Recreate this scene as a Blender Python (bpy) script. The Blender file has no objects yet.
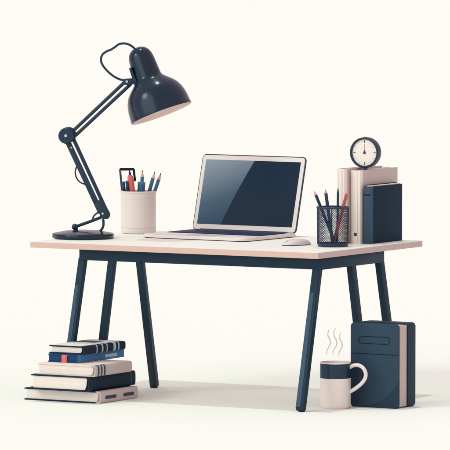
import bpy, bmesh, math, random
from mathutils import Vector, Matrix
random.seed(7)
C = bpy.context.scene.collection
V = Vector
# ------------------------------------------------------------------ camera geometry
F = 5283.0; PIT = math.atan(325/5273.0); CAM = V((0, -25.75, 2.4257))
cP, sP = math.cos(PIT), math.sin(PIT)
def ray(px, py):
    x = (px-225)/F; y = -(py-225)/F
    return V((x, cP+y*sP, -sP+y*cP))
def at(px, py, z):                       # point on the horizontal plane z
    d = ray(px, py); return CAM + d*((z-CAM.z)/d.z)
def on(px, py, Y):                       # point on the upright plane y = Y
    d = ray(px, py); return CAM + d*((Y-CAM.y)/d.y)
def proj(p):
    d = p-CAM; f = d.y*cP - d.z*sP; u = d.y*sP + d.z*cP
    return 225+F*d.x/f, 225-F*u/f
TOPZ = 0.75
_w = at(318, 253.0, TOPZ)-at(28.6, 241.7, TOPZ); YAW = math.atan2(_w.y, _w.x)
E1 = V((math.cos(YAW), math.sin(YAW), 0)); E2 = V((-E1.y, E1.x, 0)); UP = V((0, 0, 1))
FR = at(318, 253.0, TOPZ); FR.z = 0
def dk(a, b, z=0): return FR + E1*a + E2*b + UP*z          # desk frame: origin at the front right corner
def bis(f, lo, hi):
    s = f(lo) < 0
    for _ in range(60):
        m = (lo+hi)/2
        if (f(m) < 0) == s: lo = m
        else: hi = m
    return (lo+hi)/2
def solve_a(px, b, z): return bis(lambda a: proj(dk(a, b, z))[0]-px, -3, 3)
def solve_b(px, a, z): return bis(lambda b: proj(dk(a, b, z))[0]-px, -3, 3)
def run(p, d, px): return abs(bis(lambda t: proj(p+d*t)[0]-px, 0, 3))   # length along d until pixel column px
def scale(p): d = p-CAM; return F/(d.y*cP-d.z*sP)          # photo pixels per metre at p

# ------------------------------------------------------------------ materials
def srgb(r, g, b):
    def f(c):
        c /= 255.0
        return c/12.92 if c <= .04045 else ((c+.055)/1.055)**2.4
    return (f(r), f(g), f(b), 1)
def mat(name, col, rough=.55, spec=.2, var=.04, nscale=18, metal=0, bump=0, bscale=200, coat=0, coatr=.2):
    m = bpy.data.materials.new(name); m.use_nodes = True
    nt = m.node_tree; N = nt.nodes; L = nt.links; p = N['Principled BSDF']
    col = srgb(*col) if max(col) > 1 else tuple(col)+(1,)
    p.inputs['Roughness'].default_value = rough; p.inputs['Specular IOR Level'].default_value = spec
    p.inputs['Metallic'].default_value = metal
    p.inputs['Coat Weight'].default_value = coat; p.inputs['Coat Roughness'].default_value = coatr
    tc = N.new('ShaderNodeTexCoord'); no = N.new('ShaderNodeTexNoise')
    no.inputs['Scale'].default_value = nscale; no.inputs['Detail'].default_value = 5
    L.new(tc.outputs['Object'], no.inputs['Vector'])
    mx = N.new('ShaderNodeMix'); mx.data_type = 'RGBA'
    mx.inputs[6].default_value = tuple(c*(1-var) for c in col[:3])+(1,)
    mx.inputs[7].default_value = tuple(min(1, c*(1+var)) for c in col[:3])+(1,)
    L.new(no.outputs['Fac'], mx.inputs[0]); L.new(mx.outputs[2], p.inputs['Base Color'])
    if bump:
        n2 = N.new('ShaderNodeTexNoise'); n2.inputs['Scale'].default_value = bscale; n2.inputs['Detail'].default_value = 3
        L.new(tc.outputs['Object'], n2.inputs['Vector'])
        bp = N.new('ShaderNodeBump'); bp.inputs['Strength'].default_value = bump; bp.inputs['Distance'].default_value = .001
        L.new(n2.outputs['Fac'], bp.inputs['Height']); L.new(bp.outputs['Normal'], p.inputs['Normal'])
    return m
M = {}
M['floor'] = mat('cream_floor', (.875, .880, .822), .95, .0, 0, 2)
M['top'] = mat('white_laminate', (238, 236, 227), .6, .15, .012, 3)
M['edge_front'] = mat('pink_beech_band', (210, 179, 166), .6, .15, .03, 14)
M['edge_side'] = mat('mauve_beech_band', (196, 176, 174), .6, .15, .03, 14)  # same band as the front, its shaded side put into the colour
M['navy'] = mat('navy_steel', (26, 48, 65), .5, .15, .05, 9, bump=.1)
M['slate'] = mat('slate_strip', (54, 78, 101), .5, .15, .04, 9)  # highlight on the legs, painted as a paler blue
M['lamp'] = mat('navy_enamel', (.004, .017, .038), .2, .34, .03, 6)
M['lamp_mat'] = mat('navy_tube', (27, 50, 70), .35, .3, .03, 6)
M['steel'] = mat('brushed_steel', (190, 200, 208), .3, .5, .02, 40, metal=.6)
M['inner'] = mat('blush_inner_enamel', (240, 222, 215), .6, .1, .01)
M['bulb'] = mat('frosted_bulb', (222, 206, 200), .5, .1, .01)
M['ceramic'] = mat('blush_ceramic', (229, 219, 212), .4, .25, .015, 8)
M['shell'] = mat('blush_aluminium', (224, 214, 208), .4, .2, .01, 8)
M['outline'] = mat('dark_lid_shell', (36, 56, 76), .4, .2, .02)
M['key'] = mat('indigo_keys', (38, 48, 80), .5, .15, .05, 30)
M['keybed'] = mat('keyboard_bed', (44, 54, 92), .6, .1, .02)
M['pad'] = mat('trackpad', (198, 188, 186), .4, .2, .01)
M['mouse'] = mat('mauve_mouse', (214, 204, 204), .4, .3, .01)
M['mouse_b'] = mat('mouse_underside', (84, 88, 112), .5, .2, .01)
M['cover_pale'] = mat('pale_cream_cloth', (236, 226, 216), .8, .05, .02, 60, bump=.2, bscale=500)
M['page'] = mat('cream_paper', (226, 216, 206), .8, .05, .02, 60)
M['cover_cream'] = mat('cream_cloth', (228, 213, 204), .8, .05, .02, 60, bump=.2, bscale=500)
M['cover_white'] = mat('white_cloth', (232, 226, 218), .8, .05, .02, 60)
M['taupe'] = mat('taupe_cloth', (196, 180, 177), .8, .05, .02, 60, bump=.2, bscale=500)  # also the shade painted on the tall books' right covers
M['cloth_navy'] = mat('navy_cloth', (27, 46, 63), .7, .1, .05, 60, bump=.2, bscale=500)
M['cloth_slate'] = mat('slate_spine_cloth', (60, 82, 101), .7, .1, .04, 60)
M['blue'] = mat('blue_cloth', (72, 122, 168), .7, .1, .03, 60)
M['blue_dark'] = mat('dark_blue_edge', (32, 66, 104), .7, .1, .05, 60)
M['pink'] = mat('coral_pink', (220, 112, 116), .6, .1, .02)
M['rose'] = mat('muted_rose', (188, 92, 98), .6, .1, .02)
M['label'] = mat('pale_label', (176, 196, 208), .7, .05, .01)
M['line'] = mat('ink_line', (16, 32, 50), .6, .1, .02)
M['wood'] = mat('sharpened_wood', (222, 190, 158), .7, .1, .04, 80)
M['pinktip'] = mat('pink_wood', (214, 150, 140), .7, .1, .04, 80)
M['lead'] = mat('graphite', (38, 44, 56), .5, .2, .02)
M['pblue'] = mat('teal_blue_paint', (68, 122, 156), .45, .25, .03)
M['pblue2'] = mat('steel_blue_paint', (62, 104, 138), .45, .25, .03)
M['pdark'] = mat('dark_navy_paint', (30, 52, 74), .45, .25, .03)
M['mesh'] = mat('navy_wire', (34, 54, 78), .4, .3, .03)
M['mug_in'] = mat('mug_inside', (206, 186, 178), .5, .2, .01)
M['coffee'] = mat('milky_coffee', (196, 172, 160), .3, .3, .02)
M['face'] = mat('clock_face', (238, 230, 222), .6, .1, .01)
M['steam'] = mat('pale_steam', (228, 219, 208), .9, 0, .01)

# big notebook cover: glare painted into the colour, lower right darker beyond its curve
def cover_glare():
    m = mat('printed_navy_cover', (46, 67, 85), .6, .12, .03, 30)
    nt = m.node_tree; N = nt.nodes; L = nt.links; p = N['Principled BSDF']
    tc = N.new('ShaderNodeTexCoord'); sp = N.new('ShaderNodeSeparateXYZ'); L.new(tc.outputs['Object'], sp.inputs[0])
    # circle centred to the upper left of the cover
    d = N.new('ShaderNodeVectorMath'); d.operation = 'DISTANCE'
    cb = N.new('ShaderNodeCombineXYZ'); L.new(sp.outputs['X'], cb.inputs[0]); L.new(sp.outputs['Y'], cb.inputs[1])
    L.new(cb.outputs[0], d.inputs[0]); d.inputs[1].default_value = (0.03, 0.27, 0)
    mr = N.new('ShaderNodeMapRange'); mr.inputs[1].default_value = .268; mr.inputs[2].default_value = .270
    L.new(d.outputs['Value'], mr.inputs[0])
    old = p.inputs['Base Color'].links[0].from_socket
    mx = N.new('ShaderNodeMix'); mx.data_type = 'RGBA'; L.new(mr.outputs[0], mx.inputs[0])
    L.new(old, mx.inputs[6]); mx.inputs[7].default_value = srgb(36, 56, 73); L.new(mx.outputs[2], p.inputs['Base Color'])
    return m
def screen_mat(W, H):  # screen is off; diagonal glare painted in as emission
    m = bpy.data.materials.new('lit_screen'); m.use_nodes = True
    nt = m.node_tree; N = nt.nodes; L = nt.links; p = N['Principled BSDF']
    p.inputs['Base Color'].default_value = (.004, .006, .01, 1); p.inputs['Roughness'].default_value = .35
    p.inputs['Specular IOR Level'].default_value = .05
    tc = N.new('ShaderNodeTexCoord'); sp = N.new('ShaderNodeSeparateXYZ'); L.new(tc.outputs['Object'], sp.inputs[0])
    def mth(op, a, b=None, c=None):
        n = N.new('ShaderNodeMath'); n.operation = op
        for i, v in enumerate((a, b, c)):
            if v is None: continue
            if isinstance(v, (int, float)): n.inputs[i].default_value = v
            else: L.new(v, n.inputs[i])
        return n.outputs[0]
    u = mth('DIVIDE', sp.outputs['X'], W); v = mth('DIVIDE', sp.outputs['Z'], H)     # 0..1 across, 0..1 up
    # edge of the painted glare as a function of height: slightly curved
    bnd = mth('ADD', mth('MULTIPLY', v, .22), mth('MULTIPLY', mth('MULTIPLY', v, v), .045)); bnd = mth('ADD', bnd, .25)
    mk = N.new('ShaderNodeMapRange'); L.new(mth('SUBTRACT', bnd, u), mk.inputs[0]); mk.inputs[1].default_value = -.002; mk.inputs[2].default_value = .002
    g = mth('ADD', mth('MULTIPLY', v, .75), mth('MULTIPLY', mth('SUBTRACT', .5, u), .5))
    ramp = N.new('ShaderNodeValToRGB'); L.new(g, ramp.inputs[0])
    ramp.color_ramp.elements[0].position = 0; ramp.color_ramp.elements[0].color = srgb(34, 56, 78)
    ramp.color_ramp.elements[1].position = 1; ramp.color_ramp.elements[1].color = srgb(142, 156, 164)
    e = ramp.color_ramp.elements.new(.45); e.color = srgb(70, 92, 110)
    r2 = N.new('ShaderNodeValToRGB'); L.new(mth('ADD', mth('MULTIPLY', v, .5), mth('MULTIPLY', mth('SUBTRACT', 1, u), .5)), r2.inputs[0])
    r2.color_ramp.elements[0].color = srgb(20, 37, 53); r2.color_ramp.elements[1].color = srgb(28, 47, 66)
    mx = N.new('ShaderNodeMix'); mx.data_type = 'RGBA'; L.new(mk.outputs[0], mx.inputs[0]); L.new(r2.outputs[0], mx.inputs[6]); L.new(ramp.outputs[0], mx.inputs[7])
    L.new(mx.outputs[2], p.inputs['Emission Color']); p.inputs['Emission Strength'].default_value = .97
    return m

# ------------------------------------------------------------------ mesh helpers
def obj(name, bm, m, parent=None, sharp=35):
    me = bpy.data.meshes.new(name); bmesh.ops.recalc_face_normals(bm, faces=bm.faces[:])
    bm.to_mesh(me); bm.free(); me.materials.append(m)
    for f in me.polygons: f.use_smooth = True
    me.set_sharp_from_angle(angle=math.radians(sharp))
    o = bpy.data.objects.new(name, me); C.objects.link(o)
    if parent: o.parent = parent
    return o
def thing(name, label, cat, loc=(0, 0, 0), rot=None, group=None):
    o = bpy.data.objects.new(name, None); C.objects.link(o)
    o.empty_display_size = .05
    mw = Matrix.Translation(loc)
    if rot is not None: mw = mw @ rot.to_4x4()
    o.matrix_world = mw
    o['label'] = label; o['category'] = cat
    if group: o['group'] = group
    o['_'] = 0; del o['_']
    XF[o.name] = mw.inverted()
    return o
XF = {}
def loc(t, p): return XF[t.name] @ V(p)                     # world point -> thing's frame
RZ = lambda a: Matrix.Rotation(a, 3, 'Z')
def box(bm, lo, hi, bev=0, seg=2, X=None):
    r = bmesh.ops.create_cube(bm, size=1)['verts']
    c = (V(lo)+V(hi))/2; s = V(hi)-V(lo)
    for v in r: v.co = V((v.co.x*s.x, v.co.y*s.y, v.co.z*s.z))+c
    if bev:
        es = list({e for v in r for e in v.link_edges})
        rr = bmesh.ops.bevel(bm, geom=es, offset=bev, segments=seg, affect='EDGES', profile=.5)
        r = list({v for f in rr['faces'] for v in f.verts} | {v for v in r if v.is_valid})
    if X:
        for v in r: v.co = X @ v.co
    return r
def prism(bm, pts, h0, h1, axes=(V((1, 0, 0)), V((0, 1, 0)), V((0, 0, 1))), o=V((0, 0, 0)), bev=0):
    """polygon pts (u, v) extruded h0..h1 along the third axis"""
    a, b, c = axes
    A = [bm.verts.new(o+a*u+b*v+c*h0) for u, v in pts]; B = [bm.verts.new(o+a*u+b*v+c*h1) for u, v in pts]
    n = len(pts); fs = [bm.faces.new(A[::-1]), bm.faces.new(B)]
    for i in range(n): bm.faces.new((A[i], A[(i+1) % n], B[(i+1) % n], B[i]))
    if bev:
        bmesh.ops.bevel(bm, geom=list({e for f in fs for e in f.edges}), offset=bev, segments=2, affect='EDGES', profile=.5)
def rrect(x0, y0, x1, y1, r, n=6):
    rs = r if isinstance(r, (tuple, list)) else (r,)*4     # BL, BR, TR, TL
    out = []
    for (cx, cy, a0, q) in ((x0+rs[0], y0+rs[0], 180, rs[0]), (x1-rs[1], y0+rs[1], 270, rs[1]), (x1-rs[2], y1-rs[2], 0, rs[2]), (x0+rs[3], y1-rs[3], 90, rs[3])):
        if q <= 0: out.append((cx, cy)); continue
        for i in range(n+1):
            t = math.radians(a0+90*i/n); out.append((cx+q*math.cos(t), cy+q*math.sin(t)))
    return out
def lathe(bm, prof, n=64, X=None, cap0=False, cap1=False):
    rings = []
    for r, z in prof:
        if r < 1e-6: ring = [bm.verts.new(V((0, 0, z)))]
        else: ring = [bm.verts.new(V((r*math.cos(2*math.pi*i/n), r*math.sin(2*math.pi*i/n), z))) for i in range(n)]
        rings.append(ring)
    for a, b in zip(rings, rings[1:]):
        for i in range(n):
            j = (i+1) % n
            if len(a) == 1 and len(b) == 1: continue
            if len(a) == 1: bm.faces.new((a[0], b[j], b[i]))
            elif len(b) == 1: bm.faces.new((a[i], a[j], b[0]))
            else: bm.faces.new((a[i], a[j], b[j], b[i]))
    if cap0 and len(rings[0]) > 1: bm.faces.new(rings[0][::-1])
    if cap1 and len(rings[-1]) > 1: bm.faces.new(rings[-1])
    if X:
        for ring in rings:
            for v in ring: v.co = X @ v.co
def smooth(pts, k=8, closed=False):
    out = []; n = len(pts)
    for i in range(n if closed else n-1):
        p = [pts[(i+j) % n] if closed else pts[max(0, min(n-1, i+j))] for j in (-1, 0, 1, 2)]
        for s in range(k):
            t = s/k
            out.append(.5*((2*p[1])+(-p[0]+p[2])*t+(2*p[0]-5*p[1]+4*p[2]-p[3])*t*t+(-p[0]+3*p[1]-3*p[2]+p[3])*t**3))
    if not closed: out.append(pts[-1])
    return out
def tube(bm, pts, r, n=12, closed=False, caps=True):
    R = r if callable(r) else (lambda t: r)
    m = len(pts); rings = []
    t0 = (pts[1]-pts[0]).normalized(); nrm = t0.orthogonal().normalized()
    for i, p in enumerate(pts):
        if closed: t = (pts[(i+1) % m]-pts[i-1]).normalized()
        else: t = (pts[min(i+1, m-1)]-pts[max(i-1, 0)]).normalized()
        nrm = (nrm-t*nrm.dot(t)).normalized(); b = t.cross(nrm)
        rr = R(i/(m-1))
        rings.append([bm.verts.new(p+(nrm*math.cos(2*math.pi*k/n)+b*math.sin(2*math.pi*k/n))*rr) for k in range(n)])
    for i in range(m if closed else m-1):
        a, b = rings[i], rings[(i+1) % m]
        for k in range(n): bm.faces.new((a[k], a[(k+1) % n], b[(k+1) % n], b[k]))
    if caps and not closed: bm.faces.new(rings[0][::-1]); bm.faces.new(rings[-1])
def align(p, d):                                           # matrix: local z along d, origin p
    q = V(d).to_track_quat('Z', 'Y'); return Matrix.Translation(p) @ q.to_matrix().to_4x4()
def one(fn, *a, **k):
    bm = bmesh.new(); fn(bm, *a, **k); return bm

# ------------------------------------------------------------------ the setting
bm = bmesh.new()
vs = [bm.verts.new(p) for p in ((-160, -60, 0), (160, -60, 0), (160, 260, 0), (-160, 260, 0))]; bm.faces.new(vs)
fl = obj('floor', bm, M['floor']); fl['kind'] = 'structure'

# ------------------------------------------------------------------ desk
DW, DD, TH = (FR-at(28.6, 241.7, TOPZ)).to_2d().length, (FR-at(424, 240.6, TOPZ)).to_2d().length, .0285
desk = thing('desk', 'long white desk with pink front edge, navy apron and six splayed navy legs', 'desk', FR, RZ(YAW))
bm = bmesh.new(); prism(bm, rrect(-DW+.003, .003, -.003, DD-.003, (.022, .006, .022, .022), 8), TOPZ-TH+.001, TOPZ)
obj('tabletop', bm, M['top'], desk)
# edge bands, butted at the front right corner, the side one coloured as shade
bm = bmesh.new()
out = rrect(-DW, 0, 0, DD, (.025, .0015, .025, .025), 8)
def band(bm, seq):
    z0, z1 = TOPZ-TH, TOPZ-.0012
    ins = [(max(-DW+.0032, min(-.0032, x)), max(.0032, min(DD-.0032, y))) for x, y in seq]
    A = [[bm.verts.new((x, y, z)) for z in (z0, z1)] for x, y in seq]; B = [[bm.verts.new((x, y, z)) for z in (z0, z1)] for x, y in ins]
    for i in range(len(seq)-1):
        bm.faces.new((A[i][0], A[i+1][0], A[i+1][1], A[i][1])); bm.faces.new((B[i][0], B[i][1], B[i+1][1], B[i+1][0]))
        bm.faces.new((A[i][1], A[i+1][1], B[i+1][1], B[i][1])); bm.faces.new((A[i][0], B[i][0], B[i+1][0], A[i+1][0]))
    for e in (0, -1): bm.faces.new((A[e][0], A[e][1], B[e][1], B[e][0]))
k = 9
band(bm, out[:k]+out[k:k+5]); obj('front_edge', bm, M['edge_front'], desk)
bm = bmesh.new(); band(bm, out[k+4:]+[out[0]]); obj('side_edge', bm, M['edge_side'], desk)
# apron: a closed frame of rails
AZ0, AZ1 = TOPZ-.0855, TOPZ-TH
B0 = .075
aR = solve_a(322.3, B0, AZ0); aL = solve_a(79.2, B0, AZ0); B1 = solve_b(384.3, aR, AZ0)
RT = .035
bm = bmesh.new()
_o = [(aL, B0), (aR, B0), (aR, B1), (aL, B1)]; _i = [(aL+RT, B0+RT), (aR-RT, B0+RT), (aR-RT, B1-RT), (aL+RT, B1-RT)]
_q = [[bm.verts.new((x, y, zz)) for x, y in P] for P in (_o, _i) for zz in (AZ0, AZ1-.0005)]
for i in range(4):
    j = (i+1) % 4
    for u, v in ((_q[0], _q[1]), (_q[1], _q[3]), (_q[3], _q[2]), (_q[2], _q[0])): bm.faces.new((u[i], u[j], v[j], v[i]))
bmesh.ops.bevel(bm, geom=[e for e in bm.edges], offset=.0015, segments=2, affect='EDGES', profile=.5)
obj('apron', bm, M['navy'], desk)
print('desk', DW, DD, math.degrees(YAW), aL, aR, B1)
def leg(top, foot, w=.037, t=.029, strip=None):
    """top, foot: (a, b) of the leg's axis; rectangular bar with rounded foot"""
    T = V((top[0], top[1], AZ0+.008)); Ft = V((foot[0], foot[1], 0))
    zx = (T-Ft).normalized(); xx = (V((1, 0, 0))-zx*zx.x).normalized(); yy = zx.cross(xx)
    L = (T-Ft).length
    r = rrect(-w/2, .002, w/2, L, (.014, .014, 0, 0), 6)
    bm = bmesh.new(); prism(bm, r, -t/2, t/2, (xx, zx, -yy), Ft, bev=.002)
    o = obj('leg', bm, M['navy'], desk)
    if strip:  # painted highlight: a thin paler slab on the leg's front
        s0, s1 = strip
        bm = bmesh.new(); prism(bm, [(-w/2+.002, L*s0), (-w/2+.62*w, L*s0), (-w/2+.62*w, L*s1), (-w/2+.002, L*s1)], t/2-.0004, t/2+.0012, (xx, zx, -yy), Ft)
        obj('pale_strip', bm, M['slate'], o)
zt = AZ0
def leg_px(ptop, btop, pfoot, bfoot, **k):
    f = (solve_a(pfoot, bfoot, 0), bfoot); t0 = (solve_a(ptop, btop, AZ0), btop)
    # extend the line up a little inside the apron
    e = .008/AZ0; t = (t0[0]+(t0[0]-f[0])*e, t0[1]+(t0[1]-f[1])*e)
    print('leg', t, f, proj(dk(*f))); leg(t, f, **k)
bt = B0+RT/2
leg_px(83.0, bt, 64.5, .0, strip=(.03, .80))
leg_px(112.4, bt, 97.0, .25)
leg_px(140.4, bt, 154.7, .60)
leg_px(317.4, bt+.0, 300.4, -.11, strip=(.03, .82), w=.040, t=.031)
def leg_side(ptop, pfoot, afoot):
    a = aR-RT/2; b = solve_b(ptop, a, AZ0); bf = solve_b(pfoot, afoot, 0); e = .008/AZ0
    print('leg', (a, b), (afoot, bf), proj(dk(afoot, bf)))
    leg((a+(a-afoot)*e, b+(b-bf)*e), (afoot, bf), w=.031, t=.042)
leg_side(351.3, 366.5, -.03)
leg_side(379.6, 396.5, .02)

# ------------------------------------------------------------------ books
def book(name, label, corner, R, L, D, T, cov, spine, page, tc=(.005, .005), bulge=.014, inset=.01, rc=0, group=None, flat=False, topin=None, back=0):
    """frame: +x out of the spine, y along the spine, z through the thickness; origin at the spine-side corner"""
    t = thing(name, label, 'book', corner, R, group)
    sw = .028
    c0, c1 = tc
    for z0, z1 in ((0, c0), (T-c1, T)):
        bm = bmesh.new(); prism(bm, rrect(-L, 0, -sw if not flat else -.004, D+(back if z0 > 0 else 0), (rc, 0, 0, rc), 6), z0, z1, bev=min(.0012, c0*.3)); obj('cover', bm, cov, t)
    # spine: C shaped shell wrapped round the block
    n = 12; o_, i_ = [], []
    th = .005
    if flat:
        bm = bmesh.new(); box(bm, (-.004, 0, 0), (0, D, T), .0015)
        obj('spine', bm, spine, t); xe = -.006
    else:
        for k in range(n+1):
            a = -math.pi/2+math.pi*k/n; ca, sa = math.cos(a), math.sin(a)
            e = .55
            x = math.copysign(abs(ca)**e, ca) if ca > 1e-9 else 0
            o_.append((-bulge+x*bulge, T/2+math.copysign(abs(sa)**e, sa)*T/2))
            i_.append((-bulge-.002+x*(bulge-th+.002), T/2+math.copysign(abs(sa)**e, sa)*(T/2-max(c0, .004))))
        pts = [(-sw, 0)]+o_+[(-sw, T)]+[(-sw, T-c1)]+i_[::-1]+[(-sw, c0)]
        bm = bmesh.new()
        prism(bm, pts, -D, 0, (V((1, 0, 0)), V((0, 0, 1)), V((0, -1, 0))))
        bmesh.ops.triangulate(bm, faces=[f for f in bm.faces if len(f.verts) > 4])
        obj('spine', bm, spine, t)
    # page block with a rounded back next to the spine
    bm = bmesh.new(); e = .0006
    if flat: pts = [(-L+inset, c0+e), (-.005, c0+e), (-.005, T-c1-e), (-L+inset, T-c1-e)]
    else:
        pts = [(-L+inset, c0+e)]
        for k in range(9):
            a = -math.pi/2+math.pi*k/8; pts.append((-sw+.002+math.cos(a)*(sw-th-.004), T/2+math.sin(a)*(T/2-(c0+c1)/2-e)))
        pts += [(-L+inset, T-c1-e)]
    prism(bm, pts, -(D-(inset*.7 if topin is None else topin)), -inset*.7, (V((1, 0, 0)), V((0, 0, 1)), V((0, -1, 0))))
    nl = 7                                                  # faint leaf grooves
    obj('page_block', bm, page, t)
    return t
def page_mat(name, col, freq, dark=.9, axis='Z'):
    m = mat(name, col, .85, .05, .02, 40); nt = m.node_tree; N = nt.nodes; Lk = nt.links; p = N['Principled BSDF']
    tc = N.new('ShaderNodeTexCoord'); wv = N.new('ShaderNodeTexNoise')
    mp = N.new('ShaderNodeMapping'); s = [3, 3, 3]; s['XYZ'.index(axis)] = freq; mp.inputs['Scale'].default_value = s
    Lk.new(tc.outputs['Object'], mp.inputs[0]); Lk.new(mp.outputs[0], wv.inputs['Vector']); wv.inputs['Scale'].default_value = 1; wv.inputs['Detail'].default_value = 2
    mr = N.new('ShaderNodeMapRange'); mr.inputs[1].default_value = .35; mr.inputs[2].default_value = .6; mr.inputs[3].default_value = dark; mr.inputs[4].default_value = 1
    Lk.new(wv.outputs['Fac'], mr.inputs[0])
    old = p.inputs['Base Color'].links[0].from_socket
    vm = N.new('ShaderNodeVectorMath'); vm.operation = 'SCALE'; Lk.new(old, vm.inputs[0]); Lk.new(mr.outputs[0], vm.inputs['Scale'])
    Lk.new(vm.outputs[0], p.inputs['Base Color'])
    return m
M['pages'] = page_mat('page_edges', (234, 224, 214), 420, .9)
M['pages_up'] = page_mat('page_edges_fine', (200, 182, 176), 500, .9)

RS = Matrix((E1, E2, UP)).transposed()                      # lying: spine faces +e1 (right)
stack = 'books stacked on the floor'
z = 0.0; res = {}
spec = [
 # name key, px,py of front right bottom corner, left px, right px, thickness, covers, spine, pages
 ('s5', 100.6, 403.9, 24.4, 138.0, .0590, 'cloth_navy', 'taupe', 'pages', 'largest book at the bottom of the floor stack, grey-mauve spine with two navy dashes'),
 ('s4', 89.2, 392.0, 30.8, 135.6, .0715, 'cloth_navy', 'cloth_navy', 'pages', 'thick navy book with plain navy spine, second from the bottom of the floor stack'),
 ('s3', 95.5, 377.2, 36.8, 132.0, .0540, 'cover_cream', 'taupe', 'pages', 'cream book with three navy bands on its taupe spine, middle of the floor stack'),
 ('s2', 78.3, 363.4, 48.3, 124.2, .0405, 'blue_dark', 'blue', 'blue_dark', 'thin blue book with a coral ribbon marker, below the topmost book of the stack'),
 ('s1', 84.4, 355.0, 49.2, 125.6, .0405, 'cloth_navy', 'cloth_navy', 'pages', 'small navy book with white spine bands and pale top cover, topmost of the floor stack')]
for key, px, py, pl, pr, T, cv, sp_, pg, lab in spec:
    c = at(px, py, z); L = run(c, -E1, pl); D = run(c, E2, pr)
    res[key] = (c, L, D, T, z)
    flat = key == 's2'
    t = book('book', lab, c, RS, L, D, T, M[cv], M[sp_], M[pg], tc=(.0065, .0065) if key != 's3' else (.006, .006), group=stack, flat=flat, bulge=.016, inset=.003 if flat else .010)
    print(key, L, D, T, proj(c))
    if key == 's5':
        for y0, y1 in ((.045, .155), (.225, .33)):
            y0, y1 = y0*D/.37, y1*D/.37
            bm = bmesh.new(); prism(bm, rrect(y0, T*.33, y1, T*.6, .008, 5), 0-.002, .0012, (V((0, 1, 0)), V((0, 0, 1)), V((1, 0, 0)))); obj('spine_dash', bm, M['outline'], t)
    def wrap(t, T, y0, y1, m, nm):                          # a band following the spine's rounded section
        pts = []; bulge = .016
        for k in range(13):
            a = -math.pi/2+math.pi*k/12; ca, sa = max(0, math.cos(a)), math.sin(a)
            x = ca**.55 if ca > 1e-6 else 0
            pts.append((-bulge+x*bulge, T/2+math.copysign(abs(sa)**.55, sa)*T/2))
        outp = [((x+(.001 if x > -bulge+1e-6 else 0)), T/2+(zz-T/2)*(1+.0016/T)) for x, zz in pts]
        inn = [(x-.003, T/2+(zz-T/2)*(1-.006/T)) for x, zz in pts]
        bm = bmesh.new(); prism(bm, outp+inn[::-1], -y1, -y0, (V((1, 0, 0)), V((0, 0, 1)), V((0, -1, 0))))
        bmesh.ops.triangulate(bm, faces=[f for f in bm.faces if len(f.verts) > 4]); obj(nm, bm, m, t)
    if key == 's3':
        for y0 in (.022, .05, .078): wrap(t, T, y0, y0+.014, M['cloth_slate'], 'spine_band')
    if key == 's4':
        wrap(t, T, D-.045, D-.038, M['cloth_slate'], 'spine_band')
    if key == 's1':
        for y0, w in ((.115, .008), (.165, .012), (.21, .008), (.275, .022), (.32, .01)):
            y0 *= D/.39; wrap(t, T, y0, y0+w, M['label'], 'spine_band')
        bm = bmesh.new(); prism(bm, rrect(-L+.004, .004, -.022, D-.004, .004, 4), T, T+.0015); obj('cover_sheet', bm, M['cover_white'], t)
        bm = bmesh.new(); prism(bm, [(-.19, .20), (-.07, .20), (-.07, .29), (-.19, .29)], T+.0015, T+.0028); obj('cover_title_panel', bm, M['cloth_slate'], t)
    if key == 's2':
        bm = bmesh.new(); prism(bm, rrect(.25*D/.43, .010, .36*D/.43, .026, .002, 3), -.001, .001, (V((0, 1, 0)), V((0, 0, 1)), V((1, 0, 0)))); obj('spine_label', bm, M['label'], t)
        x0 = -run(c, -E1, 67.6); x1 = -run(c, -E1, 62.0)
        bm = bmesh.new()
        path = [(.03, T*.97), (.004, T*.97), (-.0035, T*.9), (-.0045, T*.5), (-.004, .004), (-.006, -.006)]
        A = [[bm.verts.new((x, y, zz)) for x in (x1, x0)] for y, zz in path]
        for i in range(len(path)-1): bm.faces.new((A[i][0], A[i][1], A[i+1][1], A[i+1][0]))
        r = obj('ribbon_marker', bm, M['pink'], t); md = r.modifiers.new('s', 'SOLIDIFY'); md.thickness = .0012
    z += T

# upright books on the desk: spine faces the front (-e2)
RU = Matrix((-E2, UP, -E1)).transposed()
hB = .358
cB = at(359.9, 243.9, TOPZ); LB = run(cB, E2, 397.5)
gu = 'books standing on the desk'
tB = book('book', 'tall taupe book with cream spine and tiny dark mark, carrying the round clock', cB, RU, LB, hB, .054, M['taupe'], M['cover_pale'], M['pages_up'], tc=(.006, .006), group=gu, bulge=.004, topin=.0015)  # taupe on the right cover stands for its shade
bm = bmesh.new(); prism(bm, rrect(.038, .018, .053, .032, .001, 2), -.001, .0009, (V((0, 1, 0)), V((0, 0, 1)), V((1, 0, 0)))); obj('spine_mark', bm, M['outline'], tB)
for zz in (.012, .044):
    bm = bmesh.new(); box(bm, (-.0005, .004, zz), (.0006, hB-.004, zz+.0015)); obj('spine_line', bm, M['taupe'], tB)
cA = cB - E1*.060 - E2*.05
tA = book('book', 'tall pale cream book farthest left, half hidden behind the wire pencil cup', cA, RU, LB, hB+.008, .042, M['taupe'], M['cover_pale'], M['pages_up'], tc=(.006, .006), group=gu, bulge=.004, topin=.0015)  # right cover's shade painted in taupe here too
for zz in (.010, .016, .030):
    bm = bmesh.new(); box(bm, (-.0005, .004, zz), (.0006, hB+.004, zz+.0012)); obj('spine_line', bm, M['taupe'], tA)
cC = at(370.3, 244.1, TOPZ); LC = run(cC, E2, 402.2)
tC = book('book', 'shorter dark navy book in front of the tall taupe book on the desk', cC, RU, LC, .280, .037, M['cloth_navy'], M['cloth_slate'], M['pages'], tc=(.005, .005), group=gu, bulge=.005, topin=-.003, back=.007)
bm = bmesh.new(); box(bm, (-.004, .236, .001), (.0010, .243, .036)); obj('spine_band', bm, M['cloth_navy'], tC)

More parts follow.
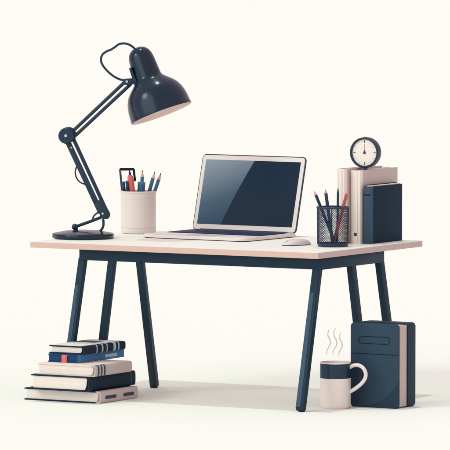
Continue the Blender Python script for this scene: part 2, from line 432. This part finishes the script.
# ------------------------------------------------------------------ clock standing on the tall book
pc = bis(lambda q: proj(cB-E1*.027+E2*q+UP*hB)[0]-365.6, 0, .4)
pk = cB-E1*.027+E2*pc+UP*hB
ck = thing('desk_clock', 'small round navy clock with pale dial standing on top of the tall taupe book', 'clock', pk, RZ(math.radians(-24)))
RC = .0755; HC = RC+.0075
X = Matrix.Translation((0, 0, HC)) @ Matrix.Rotation(math.radians(90), 4, 'X')    # lathe axis z -> -y
bm = bmesh.new()
lathe(bm, [(0, -.032), (RC*.8, -.032), (RC*.93, -.029), (RC*.985, -.02), (RC, -.006), (RC, .006), (RC*.985, .012), (RC*.985, .0142), (RC*.995, .0150), (RC*.99, .021), (RC*.96, .0245), (RC*.9, .025), (RC*.865, .022), (RC*.855, .012), (0, .012)], 72, X)
obj('case', bm, M['lamp_mat'], ck)
bm = bmesh.new(); lathe(bm, [(0, .0125), (RC*.85, .0125), (RC*.85, .0135), (0, .0135)], 64, X); dial = obj('dial', bm, M['face'], ck)
def flat(bm, pts, y0, y1): prism(bm, pts, y0, y1, (V((1, 0, 0)), V((0, 0, 1)), V((0, -1, 0))), V((0, 0, HC)))
for h in range(12):
    a = math.radians(90-30*h); ca, sa = math.cos(a), math.sin(a); big = h % 3 == 0
    r0, r1, w = (RC*.62, RC*.80, .0016) if big else (RC*.70, RC*.80, .0011)
    bm = bmesh.new(); flat(bm, [(ca*r0-sa*w, sa*r0+ca*w), (ca*r0+sa*w, sa*r0-ca*w), (ca*r1+sa*w, sa*r1-ca*w), (ca*r1-sa*w, sa*r1+ca*w)], .0134, .0142)
    obj('hour_mark', bm, M['outline'] if big else M['taupe'], dial)
bm = bmesh.new(); flat(bm, [(-.0022, -.004), (.0022, -.004), (.0014, RC*.55), (-.0014, RC*.55)], .0146, .0156); obj('minute_hand', bm, M['pinktip'], ck)
bm = bmesh.new(); flat(bm, [(-.0075, -.005), (.0085, -.006), (.0012, .011), (-.0012, .011)], .016, .0172); obj('hour_hand', bm, M['outline'], ck)
bm = bmesh.new(); box(bm, (-.006, -.016, 0), (.006, .012, .010), .001); obj('foot', bm, M['lamp_mat'], ck)
bm = bmesh.new(); box(bm, (-.006, -.005, HC+RC-.003), (.006, .005, HC+RC+.0012), .001); obj('top_button', bm, M['lamp_mat'], ck)

# ------------------------------------------------------------------ laptop
HL = at(192.3, 232.8, TOPZ); LY = math.radians(-33.5); LR = RZ(LY)
dx = LR @ V((1, 0, 0)); LW = run(HL, dx, 295.8); LDP = .465
lp = thing('laptop', 'open laptop with blush body and dark navy screen in the middle of the desk', 'laptop', HL, LR)
bm = bmesh.new(); prism(bm, rrect(-.004, -LDP, LW+.004, 0, (.05, .05, .012, .012), 8), .004, .0185, bev=.003); base = obj('base', bm, M['shell'], lp)
bm = bmesh.new(); prism(bm, rrect(.004, -LDP+.010, LW-.004, -.01, (.045, .045, .008, .008), 8), 0.0006, .0045); obj('underside', bm, M['outline'], lp)
kx0, kx1, ky0, ky1 = .03, LW-.03, -LDP*.60, -.035
bm = bmesh.new(); prism(bm, rrect(kx0, ky0, kx1, ky1, .006, 3), .0182, .0192); kb = obj('keyboard', bm, M['keybed'], base)
bm = bmesh.new(); rows, cols = 6, 14; rw = (ky1-ky0-.012)/rows; cw = (kx1-kx0-.012)/cols
for r in range(rows):
    y = ky0+.006+r*rw; c = 0
    while c < cols:
        n = 1
        if r == 0 and c == 4: n = 5
        if r in (1, 2) and c in (0, cols-2): n = 2
        x = kx0+.006+c*cw; box(bm, (x+.0025, y+.003, .019), (x+n*cw-.0025, y+rw-.003, .0222), .0008, 1); c += n
obj('keys', bm, M['key'], kb)
bm = bmesh.new(); prism(bm, rrect(LW*.36, -LDP*.93, LW*.66, -LDP*.66, .008, 4), .0184, .0192); obj('trackpad', bm, M['pad'], base)
bm = bmesh.new(); tube(bm, [V((LW*.08, .004, .016)), V((LW*.92, .004, .016))], .010, 16); obj('hinge', bm, M['outline'], lp)
LH = .390; tilt = math.radians(-14.8)
bm = bmesh.new(); prism(bm, rrect(0, 0, LW, LH, .020, 8), -.002, .005, (V((1, 0, 0)), V((0, 0, 1)), V((0, -1, 0))), bev=.002)
lid = obj('lid', bm, M['outline'], lp); lid.location = (0, .004, .016); lid.rotation_euler = (tilt, 0, 0)
bm = bmesh.new(); prism(bm, rrect(.005, .004, LW-.005, LH-.005, .016, 8), .0048, .0072, (V((1, 0, 0)), V((0, 0, 1)), V((0, -1, 0))), bev=.0006); obj('bezel', bm, M['shell'], lid)
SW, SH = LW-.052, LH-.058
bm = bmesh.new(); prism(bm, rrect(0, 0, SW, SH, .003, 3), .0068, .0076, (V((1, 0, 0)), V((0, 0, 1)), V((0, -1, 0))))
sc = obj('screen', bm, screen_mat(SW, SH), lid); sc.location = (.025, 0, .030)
for o_ in (lid,):
    pass

# ------------------------------------------------------------------ mouse
mp = at(296.3, 245.2, TOPZ)
ms = thing('computer_mouse', 'low grey computer mouse on the desk between laptop and wire pencil cup', 'mouse', mp, RZ(math.radians(-58)))
# body: swept dome, long axis = local y
def mouse_body(bm, z0, sc_, ztop, full=True):
    n, m_ = 28, 10; grid = []
    for j in range(m_+1):
        v = j/m_; ring = []
        for i in range(n):
            a = 2*math.pi*i/n; ca, sa = math.cos(a), math.sin(a)
            x = math.copysign(abs(ca)**.85, ca)*.040; y = math.copysign(abs(sa)**.8, sa)*.080
            s = math.cos(v*math.pi/2)**.55 if v < 1 else 0
            yy = y*s*sc_; hump = (1-.55*((yy+.03 if False else yy-.018)/.1)**2)
            ring.append(bm.verts.new((x*s*sc_, yy, z0+(ztop-z0)*math.sin(v*math.pi/2)*max(.1, hump))))
        grid.append(ring)
    for a, b in zip(grid, grid[1:]):
        for i in range(n):
            try: bm.faces.new((a[i], a[(i+1) % n], b[(i+1) % n], b[i]))
            except ValueError: pass
    bmesh.ops.remove_doubles(bm, verts=bm.verts[:], dist=1e-5)
bm = bmesh.new(); mouse_body(bm, .004, 1, .031); obj('shell', bm, M['mouse'], ms, 60)
bm = bmesh.new(); prism(bm, [(math.cos(2*math.pi*i/28)*.038, math.sin(2*math.pi*i/28)*.077) for i in range(28)], 0.0005, .0055); obj('underside', bm, M['mouse_b'], ms)
bm = bmesh.new(); box(bm, (-.003, -.058, .014), (.003, -.042, .0225), .002); obj('scroll_wheel', bm, M['mouse_b'], ms)

# ------------------------------------------------------------------ ceramic pencil cup
pc = at(138.4, 233.0, TOPZ); k = scale(pc); r = 17.6/k; h = 42.4/k
cup = thing('pencil_cup', 'blush ceramic cup of pens and pencils beside the desk lamp', 'pencil cup', pc)
bm = bmesh.new()
lathe(bm, [(0, 0), (r*.90, 0), (r*.97, .002), (r, .010), (r, h*.80), (r*1.0, h*.812), (r*.985, h*.818), (r*.985, h*.824), (r*1.0, h*.83), (r*1.0, h*.955), (r*1.035, h*.962), (r*1.045, h*.98), (r*1.03, h*.998), (r*.99, h), (r*.95, h*.99), (r*.94, h*.9), (r*.93, .02), (0, .015)], 72)
obj('cup_body', bm, M['ceramic'], cup)
for zz in (.028,):
    bm = bmesh.new(); lathe(bm, [(r*.9995, zz), (r*1.003, zz+.0012), (r*.9995, zz+.0026)], 72); obj('foot_ring', bm, M['taupe'], cup)
Yc = pc.y
def pencil(name, label, tip, tail, rad, body, woodm, leadm, cat='pencil', group=None, taper=.045, n=6):
    d = (tip-tail); L = d.length; q = d.to_track_quat('Z', 'Y').to_matrix()
    t = thing(name, label, cat, tail, q, group)
    bm = bmesh.new(); lathe(bm, [(rad, 0), (rad, L-taper)], n, None, True, True); obj('body', bm, body, t, 20)
    bm = bmesh.new(); lathe(bm, [(rad*.98, L-taper+.0002), (rad*.34, L-taper*.34)], 16, None, True, True); obj('sharpened_wood', bm, woodm, t)
    bm = bmesh.new(); lathe(bm, [(rad*.34, L-taper*.34+.0001), (rad*.08, L)], 12, None, True, True); obj('lead', bm, leadm, t)
    return t
gc = 'pencils in the ceramic cup'
zb = .03
pencil('pencil', 'teal pencil leaning right, rightmost in the ceramic cup', on(161.0, 172.6, Yc-.01), on(143.5, 225, Yc+.01), .0094, M['pblue2'], M['pinktip'], M['lead'], group=gc, taper=.036)
pencil('pencil', 'teal pencil second from the right in the ceramic cup', on(154.8, 171.5, Yc+.03), on(140, 225, Yc+.0), .0094, M['pblue2'], M['wood'], M['lead'], group=gc, taper=.036)
pencil('pencil', 'upright blue pencil with pale tip rising behind the broad blue marker', on(142.4, 169.8, Yc+.035), on(140.6, 225, Yc+.035), .0098, M['pblue'], M['wood'], M['lead'], group=gc, taper=.036)
# broad blue marker with flat cap
a, b = on(141.6, 182.0, Yc-.015), on(139.2, 226, Yc-.015); d = a-b; L = d.length
t = thing('marker_pen', 'broad steel-blue marker with flat cap in the middle of the ceramic cup', 'marker', b, d.to_track_quat('Z', 'Y').to_matrix())
bm = bmesh.new(); lathe(bm, [(.018, 0), (.019, .003), (.019, L-.012)], 32, None, True, True); obj('barrel', bm, M['pblue2'], t)
bm = bmesh.new(); lathe(bm, [(.0192, L-.0118), (.0192, L-.002), (.0175, L)], 32, None, True, True); obj('cap', bm, M['pblue'], t)
# coral marker
a, b = on(130.0, 175.0, Yc-.045), on(136.5, 226, Yc-.02); d = a-b; L = d.length
t = thing('marker_pen', 'coral pink marker with a dark nib leaning left in the ceramic cup', 'marker', b, d.to_track_quat('Z', 'Y').to_matrix())
bm = bmesh.new(); lathe(bm, [(.0145, 0), (.0155, .003), (.0155, L-.02), (.0135, L-.008), (.008, L)], 32, None, True, True); obj('barrel', bm, M['pink'], t)
bm = bmesh.new(); lathe(bm, [(.0065, L), (.0055, L+.012), (.0015, L+.026)], 16, None, True, True); obj('nib', bm, M['lead'], t)
# thin dark sticks
for (x0, y0, x1, y1, yy, lab) in ((123.3, 181.5, 128.5, 225, -.03, 'short dark pen at the left rim of the ceramic cup'), (126.6, 180.8, 131.5, 225, -.055, 'short dark pen beside the coral marker in the ceramic cup')):
    a, b = on(x0, y0, Yc+yy), on(x1, y1, Yc+yy*.6); d = a-b; L = d.length
    t = thing('pen', lab, 'pen', b, d.to_track_quat('Z', 'Y').to_matrix(), 'dark pens in the ceramic cup')
    bm = bmesh.new(); lathe(bm, [(.0075, 0), (.0075, L-.03)], 20, None, True, True); obj('barrel', bm, M['pdark'], t)
    bm = bmesh.new(); lathe(bm, [(.0072, L-.0298), (.0072, L-.004), (.004, L)], 20, None, True, True); obj('cap', bm, M['cloth_slate'], t)
# dark rectangular frame (a stencil-like set square) leaning in the cup
Y = Yc+.035
t = thing('drawing_frame', 'dark open rectangular drawing frame sticking up at the left of the ceramic cup', 'drawing tool', on(124, 225, Y))
def poly(pts): return [loc(t, on(x, y, Y)) for x, y in pts]
bm = bmesh.new()
def slab(bm, P, th):
    A = [bm.verts.new(p+V((0, -th/2, 0))) for p in P]; B = [bm.verts.new(p+V((0, th/2, 0))) for p in P]; n = len(P)
    bm.faces.new(A); bm.faces.new(B[::-1])
    for i in range(n): bm.faces.new((A[i], B[i], B[(i+1) % n], A[(i+1) % n]))
slab(bm, poly([(119.0, 169.2), (120.2, 168.1), (133.6, 168.0), (134.8, 169.2), (136.2, 181), (134.0, 181.4), (132.7, 170.4), (121.3, 170.6)]), .006)
obj('frame_bar', bm, M['line'], t)
bm = bmesh.new(); slab(bm, poly([(119.0, 169.4), (121.2, 170.7), (126.2, 221), (124.0, 223)]), .0056); obj('frame_rail', bm, M['cloth_slate'], t)
#bm = bmesh.new(); slab(bm, poly([(134.65, 181.4), (136.15, 181.1), (139.5, 221), (137.8, 222)]), .0056); obj('frame_rail', bm, M['line'], t)

# ------------------------------------------------------------------ wire mesh pencil cup
mc = at(332.9, 246.3, TOPZ); k = scale(mc); r = 15.2/k; h = 40.0/k; mc_r = r
t = thing('wire_pencil_cup', 'navy wire mesh cup of pencils at the right front of the desk', 'pencil cup', mc)
def ring(z0, z1, ro, ri): return one(lathe, [(ri, z0), (ro, z0), (ro, z1), (ri, z1), (ri, z0)], 64)
obj('rim', one(lathe, [(r*1.03+.0045*math.cos(q), h-.004+.0045*math.sin(q)) for q in [2*math.pi*i/10 for i in range(11)]], 64), M['mesh'], t)
bm = bmesh.new(); lathe(bm, [(0, 0.0005), (r*.98, 0.0005), (r, .003), (r, .017), (r*.985, .018), (r*.97, .017), (r*.965, .005), (0, .005)], 64); obj('foot_band', bm, M['mesh'], t)
bm = bmesh.new(); NW = 44; ns = 26
for s in (1, -1):
    for i in range(NW):
        pts = []
        for j in range(ns+1):
            zz = .015+(h-.019)*j/ns; a = 2*math.pi*i/NW+s*(h-.019)*j/ns/r*.9
            rr = r*(.985+.03*j/ns)+s*.0004; pts.append(V((rr*math.cos(a), rr*math.sin(a), zz)))
        tube(bm, pts, .00105, 4, caps=False)
obj('wire_mesh', bm, M['mesh'], t)
for a in (math.radians(3), math.radians(177), math.radians(93)):
    bm = bmesh.new(); tube(bm, [V((r*math.cos(a), r*math.sin(a), .01)), V((r*1.02*math.cos(a), r*1.02*math.sin(a), h-.004))], .0028, 8)
    obj('upright_wire', bm, M['mesh'], t)
Ym = mc.y; g = 'pencils in the wire cup'
pencil('pencil', 'navy pencil with pink tip leaning left, leftmost in the wire cup', on(314.3, 191.2, Ym-.01), on(326.5, 221.5, Ym-.01)+(on(326.5, 221.5, Ym-.01)-on(314.3, 191.2, Ym-.01))*.6, .0082, M['pdark'], M['pinktip'], M['pink'], group=g, taper=.020)
pencil('pencil', 'navy pencil with pink tip, second from the left in the wire cup', on(325.3, 189.2, Ym-.03), on(332.6, 242.5, Ym-.02), .0082, M['pdark'], M['pinktip'], M['pink'], group=g, taper=.020)
pencil('pencil', 'slim dark upright pencil, third from the left in the wire cup', on(338.0, 187.0, Ym+.02), on(337.2, 242, Ym+.02), .0060, M['pdark'], M['cloth_slate'], M['lead'], group=g, taper=.03)
pencil('pencil', 'rose red pencil leaning right in the wire cup', on(348.4, 187.4, Ym+.0), on(333.8, 242.3, Ym+.015), .0084, M['rose'], M['pinktip'], M['pink'], group=g, taper=.034)

# ------------------------------------------------------------------ mug on the floor, steam above it
mg = at(335.3, 408.0, 0); k = scale(mg); r = 15.4/k; h = 46.3/k
mug = thing('coffee_mug', 'blush white mug with navy upper band on the floor before the big navy notebook', 'mug', mg)
bm = bmesh.new()
hb = h*.655
lathe(bm, [(0, 0.001), (r*.80, 0.001), (r*.86, 0.0), (r*.93, .004), (r*.975, .012), (r*.985, .022), (r*.985, hb)], 72); 
obj('cup_body', bm, M['ceramic'], mug)
bm = bmesh.new(); lathe(bm, [(r*.985, hb), (r*.998, hb+.0006), (r*1.0, h-.006), (r*.985, h-.006)], 72); obj('navy_band', bm, M['cloth_slate'] if False else M['lamp_mat'], mug)
bm = bmesh.new(); lathe(bm, [(r*.985, h-.0065), (r*1.0, h-.0062), (r*1.0, h-.002), (r*.985, h), (r*.955, h-.001), (r*.94, h-.006), (r*.93, .02), (0, .012)], 72); obj('rim_and_inside', bm, M['ceramic'], mug)
bm = bmesh.new(); lathe(bm, [(0, h-.014), (r*.936, h-.014)], 64); obj('coffee', bm, M['coffee'], mug)
hp = [(348.2, 368.6), (350.4, 366.9), (353.6, 365.5), (358.2, 365.2), (362.8, 367.6), (365.6, 372.6), (365.2, 378.2), (362.0, 383.0), (357.2, 387.2), (352.4, 390.4), (348.4, 392.6)]
bm = bmesh.new(); tube(bm, smooth([loc(mug, on(x, y, mg.y-.0024*(x-342))) for x, y in hp], 6), lambda u: .0092, 14)
obj('handle', bm, M['ceramic'], mug)
bm = bmesh.new()
for pts in ([(326.6, 355), (327.0, 350.5), (329.8, 345), (330.2, 340.5), (328.0, 336), (328.2, 331.5), (329.8, 329)],
            [(332.6, 354.4), (333.6, 350), (336.4, 345.5), (336.6, 341), (334.2, 336), (333.8, 332), (336.0, 327.6)],
            [(338.8, 356), (339.2, 352), (341.8, 347.5), (342.0, 343.5), (339.8, 339), (339.6, 335.5), (341.4, 332.2)]):
    tube(bm, smooth([on(x, y, mg.y) for x, y in pts], 8), lambda u: .0030*(.25+.75*math.sin(math.pi*min(1, max(0, u)))**.6), 8)
s_ = obj('steam', bm, M['steam']); s_['label'] = 'three thin wavy wisps of pale steam rising above the mug'; s_['category'] = 'steam'

# ------------------------------------------------------------------ big navy notebook standing on the floor
cn = at(350.6, 406.4, 0); NL = run(cn, E1, 398.3); k = scale(cn); NH = 84.2/k
NT = run(cn+E1*NL, E2, 415.4)
RN = Matrix((E1, UP, -E2)).transposed()
nb = thing('notebook', 'large thick navy notebook standing upright on the floor behind the mug', 'notebook', cn, RN)
print('notebook', NL, NH, NT)
CM = cover_glare()
bm = bmesh.new(); prism(bm, rrect(0, 0.0005, NL, NH, .016, 8), -.013, 0, bev=.002); fc = obj('front_cover', bm, CM, nb)
bt_ = NT*.44
bm = bmesh.new(); prism(bm, rrect(0, 0.0005, NL, NH, .016, 8), -NT, -NT+NT*.44, bev=.003); obj('back_cover', bm, M['navy'], nb)
bm = bmesh.new(); box(bm, (.001, .016, -NT+NT*.44-.001), (.012, NH-.016, -.012), .001); obj('spine', bm, M['navy'], nb)
bm = bmesh.new(); box(bm, (.012, .007, -NT+NT*.44+.0003), (NL-.007, NH-.008, -.0133), 0); obj('page_block', bm, M['pages_up'], nb)
# outlined slot and the groove line
kx = NL/47.7; ky = NH/84.2
def ringslab(bm, A, B, z0, z1):
    n = len(A); q = [[bm.verts.new((x, y, z)) for x, y in P] for P in (A, B) for z in (z0, z1)]
    a0, a1, b0, b1 = q
    for i in range(n):
        j = (i+1) % n
        for u, v in ((a0, a1), (a1, b1), (b1, b0), (b0, a0)): bm.faces.new((u[i], u[j], v[j], v[i]))
x0, x1, y0, y1 = 7.6*kx, 39.4*kx, NH-20.6*ky, NH-12.9*ky
bm = bmesh.new(); ringslab(bm, rrect(x0, y0, x1, y1, (y1-y0)/2-.0001, 8), rrect(x0+.0032, y0+.0032, x1-.0032, y1-.0032, (y1-y0)/2-.0033, 8), -.001, .0012); obj('slot_outline', bm, M['line'], fc)
bm = bmesh.new(); box(bm, (.002, NH-30.9*ky, -.001), (NL-.002, NH-30.2*ky, .0009)); obj('groove_line', bm, M['line'], fc)

# ------------------------------------------------------------------ desk lamp
lb = at(83.0, 238.3, TOPZ); YL = lb.y; k = scale(lb); S = 1/k
lamp = thing('desk_lamp', 'navy balanced-arm desk lamp with bell shade at the left end of the desk', 'lamp', lb)
def lp_(x, y, dy=0): return loc(lamp, on(x, y, YL+dy))
R0 = 31.0*S
bm = bmesh.new(); lathe(bm, [(0, 0.0006), (R0*.95, 0.0006), (R0*.985, .003), (R0, .008), (R0, .0195), (R0*.99, .0235), (R0*.965, .026), (R0*.90, .028), (R0*.82, .030), (R0*.62, .0365), (R0*.3, .0405), (0, .0415)], 96)
obj('base', bm, M['lamp'], lamp)
def rod(nm, pts, w, m='lamp_mat', dy=0, par=None, n=14): 
    bm = bmesh.new(); tube(bm, [lp_(x, y, dy) for x, y in pts], w*S/2, n); return obj(nm, bm, M[m], par or lamp)
def ball(nm, x, y, rr, dy=0, m='lamp_mat', par=None):
    bm = bmesh.new(); bmesh.ops.create_uvsphere(bm, u_segments=28, v_segments=16, radius=rr*S)
    c = lp_(x, y, dy)
    for v in bm.verts: v.co += c
    return obj(nm, bm, M[m], par or lamp)
def disc(nm, x, y, rr, y0, y1, m='lamp_mat', bev=.12, par=None):
    c = lp_(x, y); q = rr*S; e = q*bev
    X = Matrix.Translation(c) @ Matrix.Rotation(math.radians(90), 4, 'X')
    bm = bmesh.new(); lathe(bm, [(0, -y1), (q-e, -y1), (q, -y1+e), (q, -y0-e), (q-e, -y0), (0, -y0)], 40, X); return obj(nm, bm, M[m], par or lamp)
def plate(nm, pts, y0, y1, m='lamp_mat', bev=.0012):
    P = [lp_(x, y) for x, y in pts]; bm = bmesh.new()
    prism(bm, [(p.x, p.z) for p in P], -y1, -y0, (V((1, 0, 0)), V((0, 0, 1)), V((0, -1, 0))), V((0, P[0].y, 0)), bev=bev); return obj(nm, bm, M[m], lamp)
def capsule(x0, y0, x1, y1, w0, w1=None, n=10):
    w1 = w1 or w0; dx_, dy_ = x1-x0, y1-y0; a = math.atan2(dy_, dx_); out = []
    for i in range(n+1):
        t_ = a+math.pi/2+math.pi*i/n; out.append((x0+w0/2*math.cos(t_), y0+w0/2*math.sin(t_)))
    for i in range(n+1):
        t_ = a-math.pi/2+math.pi*i/n; out.append((x1+w1/2*math.cos(t_), y1+w1/2*math.sin(t_)))
    return out
# foot link
ball('foot_ball', 74.9, 226.9, 3.2)
rod('foot_post', [(76, 228), (77, 234)], 3.4)
rod('link_bar', [(74.9, 226.9), (88, 222.3), (103, 216.6)], 3.1)
bm = bmesh.new(); tube(bm, smooth([lp_(x, y, .0) for x, y in [(102.3, 216.5), (103.4, 221.5), (103.2, 226), (101.2, 230), (98.2, 232.4)]], 6), 1.3*S, 12); obj('support_wire', bm, M['lamp_mat'], lamp)
bm = bmesh.new(); tube(bm, smooth([lp_(x, y, .02) for x, y in [(92.8, 220.5), (93.2, 217.2), (95.6, 214.2), (99.5, 211.6)]], 6), .9*S, 10); obj('support_wire', bm, M['lamp_mat'], lamp)
# lower arm: two flat bars with a gap
plate('lower_bar', capsule(67.5, 141, 100.4, 211.5, 5.4), -.016, .006)
plate('lower_bar', capsule(73.8, 139.6, 106.2, 210.0, 3.6), -.012, .010)
rod('tension_spring', [(72.6, 148), (98.2, 203)], 1.4, 'steel', .012)
plate('knuckle_plate', [(94.6, 203.5), (97.8, 200.5), (102.8, 199.5), (110.2, 213.6), (110.0, 216.2), (108.2, 218.6), (104.6, 219.0), (101.4, 217.8)], -.024, -.014)
plate('knuckle_plate', [(94.6, 203.5), (97.8, 200.5), (102.8, 199.5), (110.2, 213.6), (110.0, 216.2), (108.2, 218.6), (104.6, 219.0), (101.4, 217.8)], .010, .020)
disc('pivot_screw', 102.7, 213.3, 1.15, -.030, -.022, 'steel'); disc('pivot_screw', 108.0, 216.0, 1.1, -.028, -.022, 'lamp_mat')
disc('pivot_screw', 101.8, 219.0, 1.0, -.020, -.012, 'steel'); disc('pivot_screw', 71.4, 147.4, .85, -.022, -.014, 'steel')
bm = bmesh.new(); tube(bm, smooth([lp_(x, y, .012) for x, y in [(79.3, 162.6), (76.9, 166), (75.3, 172), (76.6, 178), (80.4, 182.4), (86, 184.6)]], 6), .75*S, 10); obj('power_cable', bm, M['lamp_mat'], lamp)
# elbow
disc('elbow_disc', 68.4, 134.8, 7.9, -.010, .018); el = disc('elbow_disc', 66.5, 135.6, 8.0, -.036, -.010)
disc('elbow_screw', 66.0, 135.4, 1.5, -.042, -.034, 'steel')
# upper arm rods
rod('upper_rod', [(71.5, 132.4), (126.0, 80.8)], 3.5, dy=.004); rod('upper_rod', [(75.4, 135.6), (131.0, 83.8)], 3.5, dy=.004)
plate('head_joint', capsule(125.6, 81.8, 133.5, 81.2, 6.2, 6.0), -.012, .016)
disc('pivot_screw', 126.9, 81.5, 1.3, -.020, -.010, 'steel'); disc('pivot_screw', 131.2, 84.0, 1.2, -.018, -.010, 'lamp_mat')
plate('head_bracket', [(129.0, 68.4), (131.4, 67.4), (138.6, 86.2), (135.4, 87.2), (134.0, 84)], -.0145, .0125)
# head: axis
n_ax = V((.350, -.132, -.936)).normalized()
rc = lp_(161.3, 113.1)
X = align(rc, -n_ax)
px = S
outer = [(31.9, -.5), (32.1, .6), (31.6, 3.5), (31.2, 9), (30.4, 14), (28.8, 19.5), (26.4, 24.2), (23.4, 28), (19.6, 31.6), (16.6, 34.4), (14.4, 36.6), (13.7, 39), (13.4, 45), (13.0, 54), (12.6, 58), (11.9, 61.5), (10.6, 64.7), (8.6, 67.2), (6.0, 69), (3.0, 70), (0, 70.3)]
outer_s = outer
bm = bmesh.new(); lathe(bm, [(a*px, b*px) for a, b in outer_s[:12]], 96, X)
sh = obj('shade', bm, M['lamp'], lamp, 60)
bm = bmesh.new(); lathe(bm, [(a*px, b*px) for a, b in outer_s[11:]], 64, X @ Matrix.Translation((0, 0, 0))); obj('socket_housing', bm, M['lamp'], lamp, 60)
bm = bmesh.new(); lathe(bm, [(31.9*px, -.5*px), (31.3*px, -.3*px), (30.6*px, 4*px), (30.2*px, 9*px), (29.2*px, 14*px), (27.4*px, 19.5*px), (22.4*px, 27*px), (14*px, 33.5*px), (0, 36*px)], 96, X)
obj('shade_inner', bm, M['inner'], sh, 60)
bm = bmesh.new(); Xb = X @ Matrix.Translation((0, 0, 8.2*px))
bmesh.ops.create_uvsphere(bm, u_segments=32, v_segments=20, radius=9.0*px)
for v in bm.verts: v.co = Xb @ v.co
lathe(bm, [(6.0*px, 7*px), (5.0*px, 14*px), (5*px, 26*px)], 32, Xb, False, True); obj('bulb', bm, M['bulb'], lamp, 60)
# cable loop
cp = [(136.6, 51.2), (133.6, 47.6), (129.0, 44.6), (124.0, 43.4), (119.0, 44.2), (115.0, 47.0), (111.0, 49.6), (106.2, 51.6), (102.2, 55.0), (100.9, 60.0), (102.8, 65.4), (107.4, 71.0), (113.0, 75.8), (119.4, 79.2), (126.0, 80.6)]
bm = bmesh.new(); tube(bm, smooth([lp_(x, y, .004) for x, y in cp], 6), 1.15*S, 12); obj('power_cable', bm, M['lamp_mat'], lamp)

# ------------------------------------------------------------------ camera, world, lamps
cd = bpy.data.cameras.new('camera'); co = bpy.data.objects.new('camera', cd); C.objects.link(co)
co.location = CAM; co.rotation_euler = (math.pi/2-PIT, 0, 0); cd.sensor_width = 36; cd.lens = F/450*36; cd.clip_start = .5; cd.clip_end = 600
bpy.context.scene.camera = co
w = bpy.data.worlds.new('World'); bpy.context.scene.world = w; w.use_nodes = True
bg = w.node_tree.nodes['Background']; WC = (1.0, .83, .855); WS = .80
bg.inputs[0].default_value = WC+(1,); bg.inputs[1].default_value = WS
tot = [c*WS for c in WC]
def sun(name, d, E, ang, col=(1, 1, 1)):
    l = bpy.data.lights.new(name, 'SUN'); l.energy = E*math.pi; l.angle = math.radians(ang); l.color = col
    d = V(d).normalized()
    for i in range(3): tot[i] += E*col[i]*d.z
    o = bpy.data.objects.new(name, l); C.objects.link(o); o.rotation_euler = d.to_track_quat('Z', 'Y').to_euler(); return o   # d points towards the lamp
sun('key_light', (-.07, .17, 1), .25, 1.0, (.68, 1, .93))
sun('soft_light', (-.66, -.66, .27), .30, 50, (.82, 1, .95))
sun('softbox', (-.80, -.42, .60), .19, 17, (.86, 1, .97))  # unseen sun, added for the highlights on the lamp's enamel
# the floor's own colour, chosen once for the light that falls on it
fc_ = [t/x for t, x in zip((.988, .972, .912), tot)]
print('floor albedo', fc_)
s = bpy.context.scene
s.view_settings.view_transform = 'Standard'; s.view_settings.look = 'None'; s.view_settings.exposure = 0; s.view_settings.gamma = 1
s.render.film_transparent = False
s.cycles.max_bounces = 8
